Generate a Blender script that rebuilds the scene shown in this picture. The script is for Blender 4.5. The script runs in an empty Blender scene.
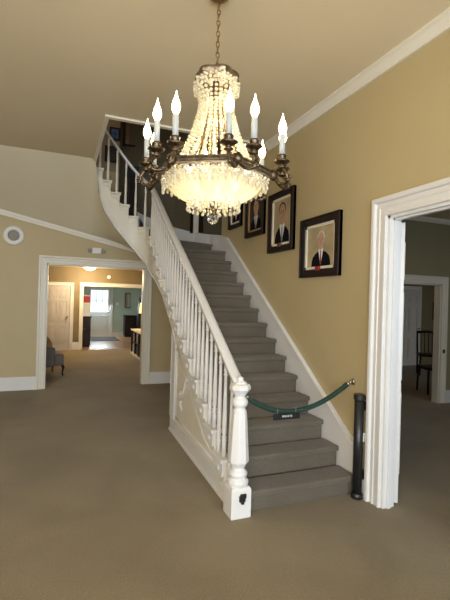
import bpy, bmesh, math, random
from mathutils import Vector, Matrix
random.seed(7)
C = bpy.context.scene.collection
PI = math.pi
sc = bpy.context.scene

# ------------------------------------------------------------------ materials
def mat(name, col, rough=0.6, metal=0.0, bump=0.0, bscale=60.0, var=0.0, vscale=4.0, spec=0.5, emit=None, estr=0.0, coat=0.0, trans=0.0):
    m = bpy.data.materials.new(name); m.use_nodes = True
    nt = m.node_tree; b = nt.nodes['Principled BSDF']
    b.inputs['Base Color'].default_value = (*col, 1)
    b.inputs['Roughness'].default_value = rough
    b.inputs['Metallic'].default_value = metal
    b.inputs['Specular IOR Level'].default_value = spec
    b.inputs['Coat Weight'].default_value = coat
    b.inputs['Transmission Weight'].default_value = trans
    if emit:
        b.inputs['Emission Color'].default_value = (*emit, 1); b.inputs['Emission Strength'].default_value = estr
    tc = nt.nodes.new('ShaderNodeTexCoord')
    if var > 0:
        n = nt.nodes.new('ShaderNodeTexNoise'); n.inputs['Scale'].default_value = vscale; n.inputs['Detail'].default_value = 6
        nt.links.new(tc.outputs['Object'], n.inputs['Vector'])
        r = nt.nodes.new('ShaderNodeValToRGB')
        r.color_ramp.elements[0].position = 0.3; r.color_ramp.elements[1].position = 0.7
        r.color_ramp.elements[0].color = (*[c*(1-var) for c in col], 1)
        r.color_ramp.elements[1].color = (*[min(1, c*(1+var)) for c in col], 1)
        nt.links.new(n.outputs['Fac'], r.inputs['Fac']); nt.links.new(r.outputs['Color'], b.inputs['Base Color'])
    if bump > 0:
        n2 = nt.nodes.new('ShaderNodeTexNoise'); n2.inputs['Scale'].default_value = bscale; n2.inputs['Detail'].default_value = 4
        nt.links.new(tc.outputs['Object'], n2.inputs['Vector'])
        bp = nt.nodes.new('ShaderNodeBump'); bp.inputs['Strength'].default_value = bump; bp.inputs['Distance'].default_value = 0.01
        nt.links.new(n2.outputs['Fac'], bp.inputs['Height']); nt.links.new(bp.outputs['Normal'], b.inputs['Normal'])
    return m

M = {}
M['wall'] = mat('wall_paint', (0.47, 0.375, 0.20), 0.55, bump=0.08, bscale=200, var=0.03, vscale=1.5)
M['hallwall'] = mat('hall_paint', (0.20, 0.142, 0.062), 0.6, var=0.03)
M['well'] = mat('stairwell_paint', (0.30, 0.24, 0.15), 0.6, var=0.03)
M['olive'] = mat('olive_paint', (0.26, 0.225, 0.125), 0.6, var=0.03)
M['mint'] = mat('mint_paint', (0.50, 0.58, 0.50), 0.6, var=0.03)
M['ceil'] = mat('ceiling_paint', (0.70, 0.59, 0.40), 0.7, bump=0.04, bscale=120, var=0.02, vscale=1.0)
M['soffit'] = mat('soffit_paint', (0.76, 0.69, 0.51), 0.7, bump=0.04, bscale=120, var=0.03, vscale=1.2)
M['trim'] = mat('white_trim_paint', (0.71, 0.69, 0.66), 0.35, var=0.02, vscale=3)
M['cream'] = mat('cream_trim_paint', (0.72, 0.67, 0.56), 0.4, var=0.02, vscale=3)
M['doorw'] = mat('white_door_paint', (0.55, 0.48, 0.40), 0.4)
M['dark'] = mat('dark_wood', (0.018, 0.009, 0.007), 0.4, spec=.25, var=0.3, vscale=20)
M['black'] = mat('black_plastic', (0.012, 0.012, 0.013), 0.35)
M['brass'] = mat('antique_brass', (0.32, 0.22, 0.10), 0.33, metal=1.0, bump=0.25, bscale=140, var=0.35, vscale=40)
M['ringm'] = mat('weathered_brass', (0.26, 0.21, 0.145), 0.35, metal=1.0, bump=0.3, bscale=140, var=0.4, vscale=40)
M['bronze'] = mat('dark_bronze', (0.13, 0.095, 0.06), 0.35, metal=1.0, bump=0.3, bscale=120, var=0.5, vscale=50)
M['chrome'] = mat('brushed_metal', (0.5, 0.45, 0.36), 0.3, metal=1.0)
M['candle'] = mat('ivory_candle_sleeve', (0.42, 0.44, 0.43), 0.4)
M['green'] = mat('green_velvet', (0.010, 0.040, 0.027), 0.8, bump=0.4, bscale=300, var=0.3, vscale=60)
M['grey'] = mat('grey_upholstery', (0.20, 0.175, 0.155), 0.9, bump=0.2, bscale=200, var=0.1)
M['gold'] = mat('gold_cushion', (0.42, 0.28, 0.11), 0.85, var=0.2, vscale=15)
M['gilt'] = mat('gilt_wood', (0.45, 0.27, 0.10), 0.4, metal=0.3)
M['linen'] = mat('cream_mat_board', (0.72, 0.66, 0.52), 0.7)
M['skin'] = mat('painted_skin', (0.46, 0.27, 0.185), 0.7, var=0.12, vscale=20)
M['hairw'] = mat('painted_white_hair', (0.55, 0.50, 0.42), 0.6)
M['hairb'] = mat('painted_brown_hair', (0.06, 0.03, 0.018), 0.6)
M['suit'] = mat('painted_navy_suit', (0.006, 0.006, 0.009), 0.9, spec=.1)
M['shirt'] = mat('painted_shirt', (0.70, 0.68, 0.66), 0.5)
M['redtie'] = mat('painted_red_tie', (0.30, 0.02, 0.02), 0.5)
M['greytie'] = mat('painted_grey_tie', (0.20, 0.18, 0.19), 0.5)
M['bgtan'] = mat('painted_tan_ground', (0.42, 0.33, 0.19), 0.5, var=0.25, vscale=5)
M['bgdark'] = mat('painted_dark_ground', (0.035, 0.028, 0.028), 0.5, var=0.3, vscale=6)
M['bgwood'] = mat('painted_brown_ground', (0.16, 0.085, 0.055), 0.5, var=0.4, vscale=8)
M['blue'] = mat('blue_print', (0.06, 0.12, 0.28), 0.5, var=0.5, vscale=12)
M['white'] = mat('white_plastic', (0.75, 0.74, 0.70), 0.5)
M['mesh'] = mat('grey_speaker_mesh', (0.30, 0.28, 0.24), 0.7, bump=0.5, bscale=500)
M['shade'] = mat('lit_lamp_shade', (0.8, 0.6, 0.3), 0.8, emit=(1.0, 0.62, 0.22), estr=1.6)
M['dome'] = mat('lit_glass_dome', (0.9, 0.85, 0.7), 0.5, emit=(1.0, 0.80, 0.45), estr=2.2)
M['bulb'] = mat('lit_flame_bulb', (1, 0.9, 0.7), 0.4, emit=(1.0, 0.80, 0.50), estr=9)
M['bulb2'] = mat('lit_inner_bulb', (1, 0.9, 0.7), 0.4, emit=(1.0, 0.82, 0.52), estr=4.5)
M['red'] = mat('red_paper', (0.5, 0.03, 0.03), 0.6)
M['wood'] = mat('orange_wood_floor', (0.34, 0.17, 0.08), 0.3, var=0.2, vscale=6)
M['matt'] = mat('charcoal_mat', (0.045, 0.05, 0.05), 0.9, bump=0.3, bscale=200)
M['pale'] = mat('pale_tile', (0.62, 0.62, 0.60), 0.25, var=0.04)  # colour of the daylight reflected on the entry floor
M['switch'] = mat('switch_plate', (0.8, 0.8, 0.76), 0.4)

# carpets
def carpet(name, c1, c2):
    m = bpy.data.materials.new(name); m.use_nodes = True
    nt = m.node_tree; b = nt.nodes['Principled BSDF']; b.inputs['Roughness'].default_value = 0.95; b.inputs['Specular IOR Level'].default_value = 0.15
    b.inputs['Sheen Weight'].default_value = 0.2
    tc = nt.nodes.new('ShaderNodeTexCoord')
    n1 = nt.nodes.new('ShaderNodeTexNoise'); n1.inputs['Scale'].default_value = 1.3; n1.inputs['Detail'].default_value = 5; n1.inputs['Distortion'].default_value = 0.6
    n2 = nt.nodes.new('ShaderNodeTexNoise'); n2.inputs['Scale'].default_value = 110; n2.inputs['Detail'].default_value = 5; n2.inputs['Roughness'].default_value = 0.7
    mx = nt.nodes.new('ShaderNodeMath'); mx.operation = 'MULTIPLY_ADD'; mx.inputs[1].default_value = 0.55
    sub = nt.nodes.new('ShaderNodeMath'); sub.operation = 'MULTIPLY'; sub.inputs[1].default_value = 0.45
    nt.links.new(tc.outputs['Object'], n1.inputs['Vector']); nt.links.new(tc.outputs['Object'], n2.inputs['Vector'])
    nt.links.new(n1.outputs['Fac'], sub.inputs[0]); nt.links.new(n2.outputs['Fac'], mx.inputs[0]); nt.links.new(sub.outputs[0], mx.inputs[2])
    r = nt.nodes.new('ShaderNodeValToRGB'); r.color_ramp.elements[0].position = 0.40; r.color_ramp.elements[1].position = 0.60
    r.color_ramp.elements[0].color = (*c1, 1); r.color_ramp.elements[1].color = (*c2, 1)
    nt.links.new(mx.outputs[0], r.inputs['Fac']); nt.links.new(r.outputs['Color'], b.inputs['Base Color'])
    n3 = nt.nodes.new('ShaderNodeTexVoronoi'); n3.inputs['Scale'].default_value = 130
    nt.links.new(tc.outputs['Object'], n3.inputs['Vector'])
    bp = nt.nodes.new('ShaderNodeBump'); bp.inputs['Strength'].default_value = 0.5; bp.inputs['Distance'].default_value = 0.006
    nt.links.new(n3.outputs['Distance'], bp.inputs['Height']); nt.links.new(bp.outputs['Normal'], b.inputs['Normal'])
    return m
M['carpet'] = carpet('tan_carpet', (0.170, 0.125, 0.060), (0.240, 0.185, 0.098))
M['stepcarpet'] = carpet('grey_stair_carpet', (0.105, 0.086, 0.062), (0.165, 0.138, 0.102))

# cut crystal: clear glassy gloss over a light-passing body
def crystal(name, col, tr=0.45, gl=0.2):
    m = bpy.data.materials.new(name); m.use_nodes = True
    nt = m.node_tree; nt.nodes.clear()
    out = nt.nodes.new('ShaderNodeOutputMaterial')
    d = nt.nodes.new('ShaderNodeBsdfDiffuse'); d.inputs['Color'].default_value = (*col, 1)
    t = nt.nodes.new('ShaderNodeBsdfTranslucent'); t.inputs['Color'].default_value = (*col, 1)
    g = nt.nodes.new('ShaderNodeBsdfGlossy'); g.inputs['Roughness'].default_value = 0.12
    p = nt.nodes.new('ShaderNodeBsdfTransparent'); p.inputs['Color'].default_value = (1, 0.97, 0.9, 1)
    m1 = nt.nodes.new('ShaderNodeMixShader'); m1.inputs[0].default_value = tr
    m2 = nt.nodes.new('ShaderNodeMixShader'); m2.inputs[0].default_value = gl
    m3 = nt.nodes.new('ShaderNodeMixShader'); m3.inputs[0].default_value = 0.08
    nt.links.new(d.outputs[0], m1.inputs[1]); nt.links.new(t.outputs[0], m1.inputs[2])
    nt.links.new(m1.outputs[0], m2.inputs[1]); nt.links.new(g.outputs[0], m2.inputs[2])
    nt.links.new(m2.outputs[0], m3.inputs[1]); nt.links.new(p.outputs[0], m3.inputs[2])
    nt.links.new(m3.outputs[0], out.inputs['Surface'])
    return m
M['crystal'] = crystal('lead_crystal', (0.96, 0.90, 0.72), .45, .12)
M['bowl'] = crystal('pleated_crystal', (0.95, 0.90, 0.70), 0.65, 0.12)
gm = bpy.data.materials.new('clear_glass'); gm.use_nodes = True
gb = gm.node_tree.nodes['Principled BSDF']; gb.inputs['Transmission Weight'].default_value = 1; gb.inputs['Roughness'].default_value = 0.02; gb.inputs['IOR'].default_value = 1.45
M['ball'] = gm

# ------------------------------------------------------------------ helpers
def tag(o, label=None, cat=None, group=None, kind=None):
    if label: o['label'] = label
    if cat: o['category'] = cat
    if group: o['group'] = group
    if kind: o['kind'] = kind
    return o
def empty(name, loc=(0, 0, 0), rz=0):
    o = bpy.data.objects.new(name, None); C.objects.link(o); o.location = loc; o.rotation_euler = (0, 0, rz); o.empty_display_size = 0.1
    return o
def obj(name, bm, m, parent=None, smooth=False, bevel=0.0, recalc=True, seg=2):
    if recalc: bmesh.ops.recalc_face_normals(bm, faces=bm.faces)
    me = bpy.data.meshes.new(name); bm.to_mesh(me); bm.free()
    ms = m if isinstance(m, (list, tuple)) else [m]
    for x in ms: me.materials.append(x)
    if smooth:
        for p in me.polygons: p.use_smooth = True
    o = bpy.data.objects.new(name, me); C.objects.link(o)
    if parent: o.parent = parent
    if bevel:
        b = o.modifiers.new('bevel', 'BEVEL'); b.width = bevel; b.segments = seg; b.limit_method = 'ANGLE'
    return o
def struct(name, bm, m, **k):
    o = obj(name, bm, m, **k); o['kind'] = 'structure'; return o
def B(): return bmesh.new()
def box(bm, x0, x1, y0, y1, z0, z1, rot=None):
    vs = [Vector((x, y, z)) for x in (x0, x1) for y in (y0, y1) for z in (z0, z1)]
    if rot: vs = [rot @ v for v in vs]
    v = [bm.verts.new(p) for p in vs]
    for f in ((0,1,3,2),(4,6,7,5),(0,4,5,1),(2,3,7,6),(0,2,6,4),(1,5,7,3)): bm.faces.new([v[i] for i in f])
    return bm
def prism(bm, pts, a, b, fn):
    """closed outline pts (2D), extruded between a and b; fn(u,v,t)->xyz"""
    va = [bm.verts.new(fn(u, v, a)) for u, v in pts]; vb = [bm.verts.new(fn(u, v, b)) for u, v in pts]
    n = len(pts)
    bm.faces.new(va); bm.faces.new(vb[::-1])
    for i in range(n): bm.faces.new([va[i], va[(i+1) % n], vb[(i+1) % n], vb[i]])
    return bm
def lathe(bm, prof, n=16, c=(0, 0, 0), phase=0.0, cap=True, fluted=0.0):
    rings = []
    for r, z in prof:
        rg = []
        for i in range(n):
            a = 2*PI*i/n + phase; rr = r*(1 + (fluted if i % 2 else 0))
            rg.append(bm.verts.new((c[0]+rr*math.cos(a), c[1]+rr*math.sin(a), c[2]+z)))
        rings.append(rg)
    for k in range(len(rings)-1):
        for i in range(n):
            bm.faces.new([rings[k][i], rings[k][(i+1) % n], rings[k+1][(i+1) % n], rings[k+1][i]])
    if cap:
        bm.faces.new(rings[0][::-1]); bm.faces.new(rings[-1])
    return bm
def tube(bm, pts, r, n=8, closed=False):
    pts = [Vector(p) for p in pts]; N = len(pts); rs = r if isinstance(r, (list, tuple)) else [r]*N
    rings = []
    prev = None
    for i, p in enumerate(pts):
        if closed: t = pts[(i+1) % N]-pts[i-1]
        else: t = pts[min(i+1, N-1)]-pts[max(i-1, 0)]
        t.normalize()
        if prev is None: u = t.orthogonal().normalized()
        else: u = (prev - t*prev.dot(t)).normalized()
        prev = u; w = t.cross(u)
        rings.append([bm.verts.new(p + (u*math.cos(2*PI*k/n)+w*math.sin(2*PI*k/n))*rs[i]) for k in range(n)])
    for i in range(N if closed else N-1):
        A, D = rings[i], rings[(i+1) % N]
        for k in range(n): bm.faces.new([A[k], A[(k+1) % n], D[(k+1) % n], D[k]])
    if not closed: bm.faces.new(rings[0][::-1]); bm.faces.new(rings[-1])
    return bm
def ico(bm, c, r, sub=1, sz=1.0):
    mtx = Matrix.Translation(Vector(c)) @ Matrix.Rotation(random.random()*6, 4, 'Z') @ Matrix.Diagonal((r, r, r*sz, 1))
    bmesh.ops.create_icosphere(bm, subdivisions=sub, radius=1.0, matrix=mtx)
def bez(a, b, c, d, n=10):
    a, b, c, d = map(Vector, (a, b, c, d)); o = []
    for i in range(n+1):
        t = i/n; s = 1-t
        o.append(a*s**3 + b*3*s*s*t + c*3*s*t*t + d*t**3)
    return o
def poly(bm, pts):
    bm.faces.new([bm.verts.new(p) for p in pts]); return bm

# ------------------------------------------------------------------ camera
h = 1.55
yaw = math.atan2(168, 420); roll = math.radians(1.6)
Fw = Vector((math.sin(yaw), math.cos(yaw), 0)); R0 = Vector((math.cos(yaw), -math.sin(yaw), 0)); U0 = Vector((0, 0, 1))
Rt = R0*math.cos(roll)+U0*math.sin(roll); Up = -R0*math.sin(roll)+U0*math.cos(roll)
cd = bpy.data.cameras.new('camera'); cam = bpy.data.objects.new('camera', cd); C.objects.link(cam)
m3 = Matrix((Rt, Up, -Fw)).transposed()
cam.matrix_world = Matrix.Translation((0, 0, h)) @ m3.to_4x4()
cd.sensor_fit = 'HORIZONTAL'; cd.sensor_width = 36; cd.lens = 36*420/450; cd.clip_start = 0.05; cd.clip_end = 100
sc.camera = cam

# ------------------------------------------------------------------ room shell
H = 3.44; WX = 2.33; BY = 7.53; TOP = 6.0; FL = 3.726
struct('floor', box(B(), -4.6, 10.5, -2.7, 12.8, -0.1, 0), M['carpet'])
struct('floor_entry', box(B(), 0.2, 3.4, 12.8, 17.3, -0.1, 0.0), M['wood'])
tag(obj('floor_mat', box(B(), 1.14, 2.12, 15.2, 16.7, 0, 0.012), M['matt'], bevel=0.004), 'charcoal floor mat inside the far glazed entrance door', 'mat')
tag(obj('rug', box(B(), 1.0, 1.72, 12.95, 14.4, 0, 0.01), M['pale'], bevel=0.003), 'pale runner on the wood floor in front of the charcoal mat', 'rug')  # light reflected on the floor, put in as a thin pale sheet
# left and front walls (the tall windows in the front wall are invented, added to let daylight in)
struct('wall_left', box(B(), -4.6, -4.5, -2.6, BY, 0, H), M['wall'])
fw = B(); Y0, Y1 = -2.7, -2.6
box(fw, -4.6, -3.9, Y0, Y1, 0, H); box(fw, -2.3, -1.5, Y0, Y1, 0, H); box(fw, 0.1, 0.7, Y0, Y1, 0, H); box(fw, 2.1, 2.6, Y0, Y1, 0, H)
for a, b in ((-3.9, -2.3), (-1.5, 0.1), (0.7, 2.1)): box(fw, a, b, Y0, Y1, 0, 0.5); box(fw, a, b, Y0, Y1, 2.7, H)
struct('wall_front', fw, M['wall'])
wins = [(-3.9, -2.3), (-1.5, 0.1), (0.7, 2.1)]
for i, (a, b) in enumerate(wins):
    w = B(); box(w, a, a+.06, Y0, Y1, .5, 2.7); box(w, b-.06, b, Y0, Y1, .5, 2.7); box(w, a, b, Y0, Y1, .5, .56); box(w, a, b, Y0, Y1, 2.64, 2.7); box(w, a, b, Y0+.02, Y1-.02, 1.58, 1.62); box(w, (a+b)/2-.015, (a+b)/2+.015, Y0+.02, Y1-.02, .5, 2.7)
    struct('window_%d' % (i+1), w, M['trim'])
# right wall with doorway y 1.3..2.52
rw = B(); OY0, OY1, OZ = 1.30, 2.52, 2.227
box(rw, WX, 2.44, -2.6, OY0, 0, TOP); box(rw, WX, 2.44, OY1, BY, 0, TOP); box(rw, WX, 2.44, OY0, OY1, OZ, TOP)
struct('wall_right', rw, M['wall'])
# back wall with wide cased opening
bw = B(); DX0, DX1, DZ = -0.165, 1.455, 2.075
box(bw, -4.6, DX0, BY, BY+.14, 0, 3.72); box(bw, DX1, 2.44, BY, BY+.14, 0, 3.72); box(bw, DX0, DX1, BY, BY+.14, DZ, 3.72)
struct('wall_back', bw, M['wall'])
ub = B(); box(ub, -1.1, 2.44, BY, BY+.14, 3.72, TOP); box(ub, -1.2, -1.1, 4.3, BY+.14, 3.72, TOP); box(ub, -1.1, 2.44, 2.9, 3.0, 3.72, TOP)
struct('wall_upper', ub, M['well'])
struct('ceiling_upper', box(B(), -1.2, 2.44, 2.9, BY+.14, TOP, TOP+.1), M['ceil'])
# curved stairwell wall
def wallpt(a): return (0.95+1.38*math.cos(a), 6.05+1.478*math.sin(a))
cw = B(); n = 26; lo = []; hi = []
for i in range(n+1):
    a = PI/2*i/n; x, y = wallpt(a); zb = 2.15+0.42*i/n
    lo.append(cw.verts.new((x, y, zb))); hi.append(cw.verts.new((x, y, TOP)))
for i in range(n): cw.faces.new([lo[i], lo[i+1], hi[i+1], hi[i]])
bmesh.ops.solidify(cw, geom=cw.faces[:], thickness=-0.02)
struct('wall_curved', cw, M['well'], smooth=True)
# ceilings
ce = B(); EY = 4.56; EX = 0.445; SY = 6.03
box(ce, -4.6, WX, -2.7, EY, H, FL); box(ce, -4.6, EX, EY, SY, H, FL); box(ce, -4.6, 0.33, SY, BY, FL-.1, FL)
struct('ceiling', ce, M['ceil'])
# well trim around the opening
t1 = B(); box(t1, EX+.016, WX-.0, EY-.035, EY+.02, H-.02, H+.03)
prism(t1, [(EX-.03, H-.02), (EX+.015, H-.02), (EX+.015, H+.25), (EX-.03, H+.25)], EY-.035, SY+.3, lambda u, v, t: (u, t, v))
struct('trim_1', t1, M['cream'])
# sloping plaster soffit between the flat ceiling, the back-wall crown and the stair's lower edge
A = [(-4.5, SY, H), (-3, SY, H), (-1.5, SY, H), (-.5, SY, H), (.2, SY, H), (.44, SY+.02, H), (.495, 6.28, 3.25), (.51, 6.33, 3.09), (.59, 6.34, 2.81), (.763, 6.345, 2.56), (.988, 6.34, 2.30), (1.17, 6.23, 2.12), (1.235, 6.05, 1.96), (1.24, 5.5, 1.76), (1.24, 5.1, 1.57), (1.24, 4.83, 1.37)]
def crown_z(x): return min(3.3, 2.885-.214*(x+.876)) if x < 1.2 else 2.44-.3*(x-1.2)
Bx = [-4.5, -3, -1.5, -.6, .05, .3, .45, .55, .68, .84, 1.02, 1.2, 1.4, 1.7, 2.0, 2.33]
so = B(); K = 12; grid = []
for a, bx in zip(A, Bx):
    row = []
    b = (bx, BY, crown_z(bx))
    for k in range(K+1):
        t = k/K; row.append(so.verts.new((a[0]+(b[0]-a[0])*t, a[1]+(b[1]-a[1])*t, a[2]+(b[2]-a[2])*t)))
    grid.append(row)
for i in range(len(grid)-1):
    for k in range(K): so.faces.new([grid[i][k], grid[i+1][k], grid[i+1][k+1], grid[i][k+1]])
struct('ceiling_soffit', so, M['soffit'], smooth=True)
# crown mouldings
cm = B(); prism(cm, [(0, 0), (0, -.085), (.02, -.085), (.03, -.06), (.055, -.03), (.075, -.018), (.075, 0)], -2.6, EY-.04, lambda u, v, t: (WX-u, t, H+v))
struct('trim_2', cm, M['cream'])
cb = B()
for x0, x1 in ((-4.5, -2.8), (-2.8, 1.25), (1.25, 2.33)):
    for (d0, d1, z0, z1) in ((0, .05, -.03, 0.0), (0, .03, -.075, -.03)):
        v = []
        for x in (x0, x1):
            zc = crown_z(x)
            v += [cb.verts.new((x, BY-d0, zc+z0)), cb.verts.new((x, BY-d1, zc+z0)), cb.verts.new((x, BY-d1, zc+z1+.01)), cb.verts.new((x, BY-d0, zc+z1+.01))]
        for f in ((0,1,2,3),(7,6,5,4),(0,4,5,1),(1,5,6,2),(2,6,7,3),(3,7,4,0)): cb.faces.new([v[i] for i in f])
struct('trim_3', cb, M['cream'])
# casing helper (profiled)
def casing(bm, o0, o1, z1, w, plane, axis, d=.03, legs=(1, 1)):
    """moulded casing swept with mitred corners round an opening; d>0 projects towards the viewer's side of the plane"""
    pr = [(0, 0), (0, .45), (.02, .62), (.13, .62), (.17, .45), (.42, .45), (.46, .60), (.54, .60), (.58, .45), (.70, .45), (.74, .9), (.80, 1.0), (.95, 1.0), (1, .9), (1, 0)]
    st_ = []
    for u, t in pr:
        u *= w; q = plane-t*d
        row = [(o0-u, 0), (o0-u, z1+u), (o1+u, z1+u), (o1+u, 0)]
        st_.append([bm.verts.new((a, q, z) if axis == 'x' else (q, a, z)) for a, z in row])
    for i in range(len(st_)):
        A_, B_ = st_[i], st_[(i+1) % len(st_)]
        for k in range(3): bm.faces.new([A_[k], A_[k+1], B_[k+1], B_[k]])
    bm.faces.new([v[0] for v in st_]); bm.faces.new([v[3] for v in st_][::-1])
    return bm
c1 = casing(B(), DX0, DX1, DZ, .125, BY, 'x', .035)
box(c1, DX0-.0, DX0+.02, BY, BY+.14, 0, DZ); box(c1, DX1-.02, DX1, BY, BY+.14, 0, DZ); box(c1, DX0, DX1, BY, BY+.14, DZ-.02, DZ)
casing(c1, DX0, DX1, DZ, .125, BY+.14, 'x', -.03)
struct('trim_4', c1, M['cream'])
c2 = casing(B(), OY0, OY1, OZ, .145, WX, 'y', .04)
box(c2, WX, 2.44, OY1-.022, OY1, 0, OZ); box(c2, WX, 2.44, OY0, OY0+.022, 0, OZ); box(c2, WX, 2.44, OY0, OY1, OZ-.022, OZ)
box(c2, 2.365, 2.40, OY1-.036, OY1-.02, 0, OZ-.022); box(c2, 2.365, 2.40, OY0+.022, OY1-.022, OZ-.036, OZ-.022)
casing(c2, OY0, OY1, OZ, .12, 2.44, 'y', -.03)
struct('trim_5', c2, M['trim'])
# baseboards
bb = B()
for a, b in ((-4.5, DX0-.125), (DX1+.125, 2.3)): box(bb, a, b, BY-.018, BY, 0, .19); box(bb, a, b, BY-.026, BY, .19, .215); box(bb, a, b, BY-.03, BY, 0, .02)
struct('baseboard_back', bb, M['trim'], bevel=.003)
bl = B(); box(bl, -4.5, -4.48, -2.6, BY, 0, .2); struct('baseboard_left', bl, M['trim'])
br = B(); box(br, WX-.02, WX, -2.6, OY0-.145, 0, .2); box(br, WX-.02, WX, OY1+.145, 2.76, 0, .2); struct('baseboard_right', br, M['trim'])

# ------------------------------------------------------------------ hall beyond the wide opening
HB = 12.8; HZ = 2.37
hw = B()
box(hw, -2.1, -2.0, BY+.14, HB, 0, HZ); box(hw, 3.2, 3.3, BY+.14, HB, 0, HZ)
HX0, HX1, HD = 0.69, 2.43, 1.86
box(hw, -2.1, -.27, HB, HB+.12, 0, HZ); box(hw, -.27, .36, HB, HB+.12, 1.84, HZ); box(hw, .36, HX0, HB, HB+.12, 0, HZ); box(hw, HX1, 3.3, HB, HB+.12, 0, HZ); box(hw, HX0, HX1, HB, HB+.12, HD, HZ)
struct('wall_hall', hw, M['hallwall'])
struct('ceiling_hall', box(B(), -2.1, 3.4, BY+.14, 17.3, HZ, HZ+.1), M['ceil'])
hc = casing(B(), HX0, HX1, HD, .085, HB, 'x', .03); box(hc, HX0, HX0+.02, HB, HB+.12, 0, HD); box(hc, HX1-.02, HX1, HB, HB+.12, 0, HD); box(hc, HX0, HX1, HB, HB+.12, HD-.02, HD)
casing(hc, -.27, .36, 1.84, .085, HB, 'x', .03)
struct('trim_6', hc, M['cream'])
hb_ = B(); box(hb_, .445, HX0-.085, HB-.02, HB, 0, .22); box(hb_, HX1+.085, 3.2, HB-.02, HB, 0, .22); box(hb_, -2, -.355, HB-.02, HB, 0, .22)
struct('baseboard_hall', hb_, M['trim'])
def panel_door(name, x0, x1, y, z1, glass=None, kind=True, m=None):
    bm = B(); yt = y+.045; m = m or M['doorw']
    if glass:
        gx0, gx1, gz0, gz1 = glass
        box(bm, x0, x1, y, yt, 0, gz0); box(bm, x0, x1, y, yt, gz1, z1); box(bm, x0, gx0, y, yt, gz0, gz1); box(bm, gx1, x1, y, yt, gz0, gz1)
        pans = [(.12, .46, .12, gz0/z1-.08), (.54, .88, .12, gz0/z1-.08)]
    else:
        box(bm, x0, x1, y, yt, 0, z1)
        pans = [(a, b, c, d) for a, b in ((.12, .45), (.55, .88)) for c, d in ((.10, .38), (.44, .76), (.82, .94))]
    W = x1-x0
    for a, b, c, d in pans:
        u0, u1, v0, v1 = x0+a*W, x0+b*W, c*z1, d*z1
        for (p0, p1, q0, q1) in ((u0, u1, v0, v0+.02), (u0, u1, v1-.02, v1), (u0, u0+.02, v0, v1), (u1-.02, u1, v0, v1)): box(bm, p0, p1, y-.012, y, q0, q1)
        box(bm, u0+.05, u1-.05, y-.01, y, v0+.05, v1-.05)
    o = struct(name, bm, m, bevel=.002)
    k = B(); lathe(k, [(.012, 0), (.012, .03), (.028, .045), (.03, .06), (.018, .075)], 12)
    for v in k.verts: v.co = Vector((v.co.x+x1-.07, y-v.co.z, v.co.y+.95))
    obj('door_knob', k, M['chrome'], o, smooth=True)
    return o
panel_door('door_1', -.265, .355, HB+.02, 1.835)
# entry room at the far end
er = B(); FY = 17.1
ex0, ex1, gz = 1.14, 1.98, (1.22, 1.88, .95, 1.80)
box(er, .45, .55, HB+.12, FY, 0, HZ); box(er, 3.2, 3.3, HB+.12, FY, 0, HZ)
box(er, .45, ex0, FY, FY+.12, 0, HZ); box(er, ex1, 3.3, FY, FY+.12, 0, HZ); box(er, ex0, ex1, FY, FY+.12, 1.93, HZ)
struct('wall_entry', er, M['mint'])
ec = casing(B(), ex0, ex1, 1.93, .08, FY, 'x', .03); box(ec, ex1+.08, 3.2, FY-.02, FY, 0, .14); struct('trim_7', ec, M['trim'])
d2 = panel_door('door_2', ex0, ex1, FY+.03, 1.93, glass=gz, m=M['trim'])
gl = B(); box(gl, gz[0], gz[1], FY+.05, FY+.056, gz[2], gz[3])
glm = mat('daylit_door_glass', (0.7, 0.8, 0.85), 0.3, emit=(0.70, 0.88, 1.0), estr=1.0, var=.1, vscale=8)
obj('door_glass', gl, glm, d2)
mu = B()
for i in range(1, 3): x = gz[0]+(gz[1]-gz[0])*i/3; box(mu, x-.008, x+.008, FY+.03, FY+.05, gz[2], gz[3])
box(mu, gz[0], gz[1], FY+.03, FY+.05, 1.37, 1.39)
obj('glazing_bar', mu, M['trim'], d2)

# cabinet, poster on top
cb_ = empty('dark_cabinet', (.78, 13.95, 0)); tag(cb_, 'dark wooden cabinet left inside the far entry, red and white display on top', 'cabinet')
b = B(); box(b, -.2, .2, -.5, .5, .06, .90); box(b, -.22, .22, -.52, .52, .90, .93); box(b, -.18, .18, -.48, .48, 0, .06); obj('body', b, M['dark'], cb_, bevel=.004)
for i in (-1, 1):
    b = B(); box(b, -.08+.09*i-.08*0, .08+.09*i, -.515, -.5, .1, .86); dd = obj('door', b, M['dark'], cb_, bevel=.003)
    b = B(); ico(b, (.03*i, -.525, .55), .012, 2); obj('knob', b, M['brass'], dd, smooth=True)
ps = empty('poster_stand', (.86, 13.7, .93)); tag(ps, 'small red and white poster stand on top of the dark cabinet in the far entry', 'poster')
b = B(); box(b, -.12, .12, -.01, .01, .03, .65); obj('board', b, M['white'], ps)
b = B(); box(b, -.1, .1, -.014, -.01, .42, .62); obj('red_sheet', b, M['red'], ps)
b = B(); box(b, -.12, .12, -.06, .06, 0, .03); obj('foot', b, M['white'], ps)
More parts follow.
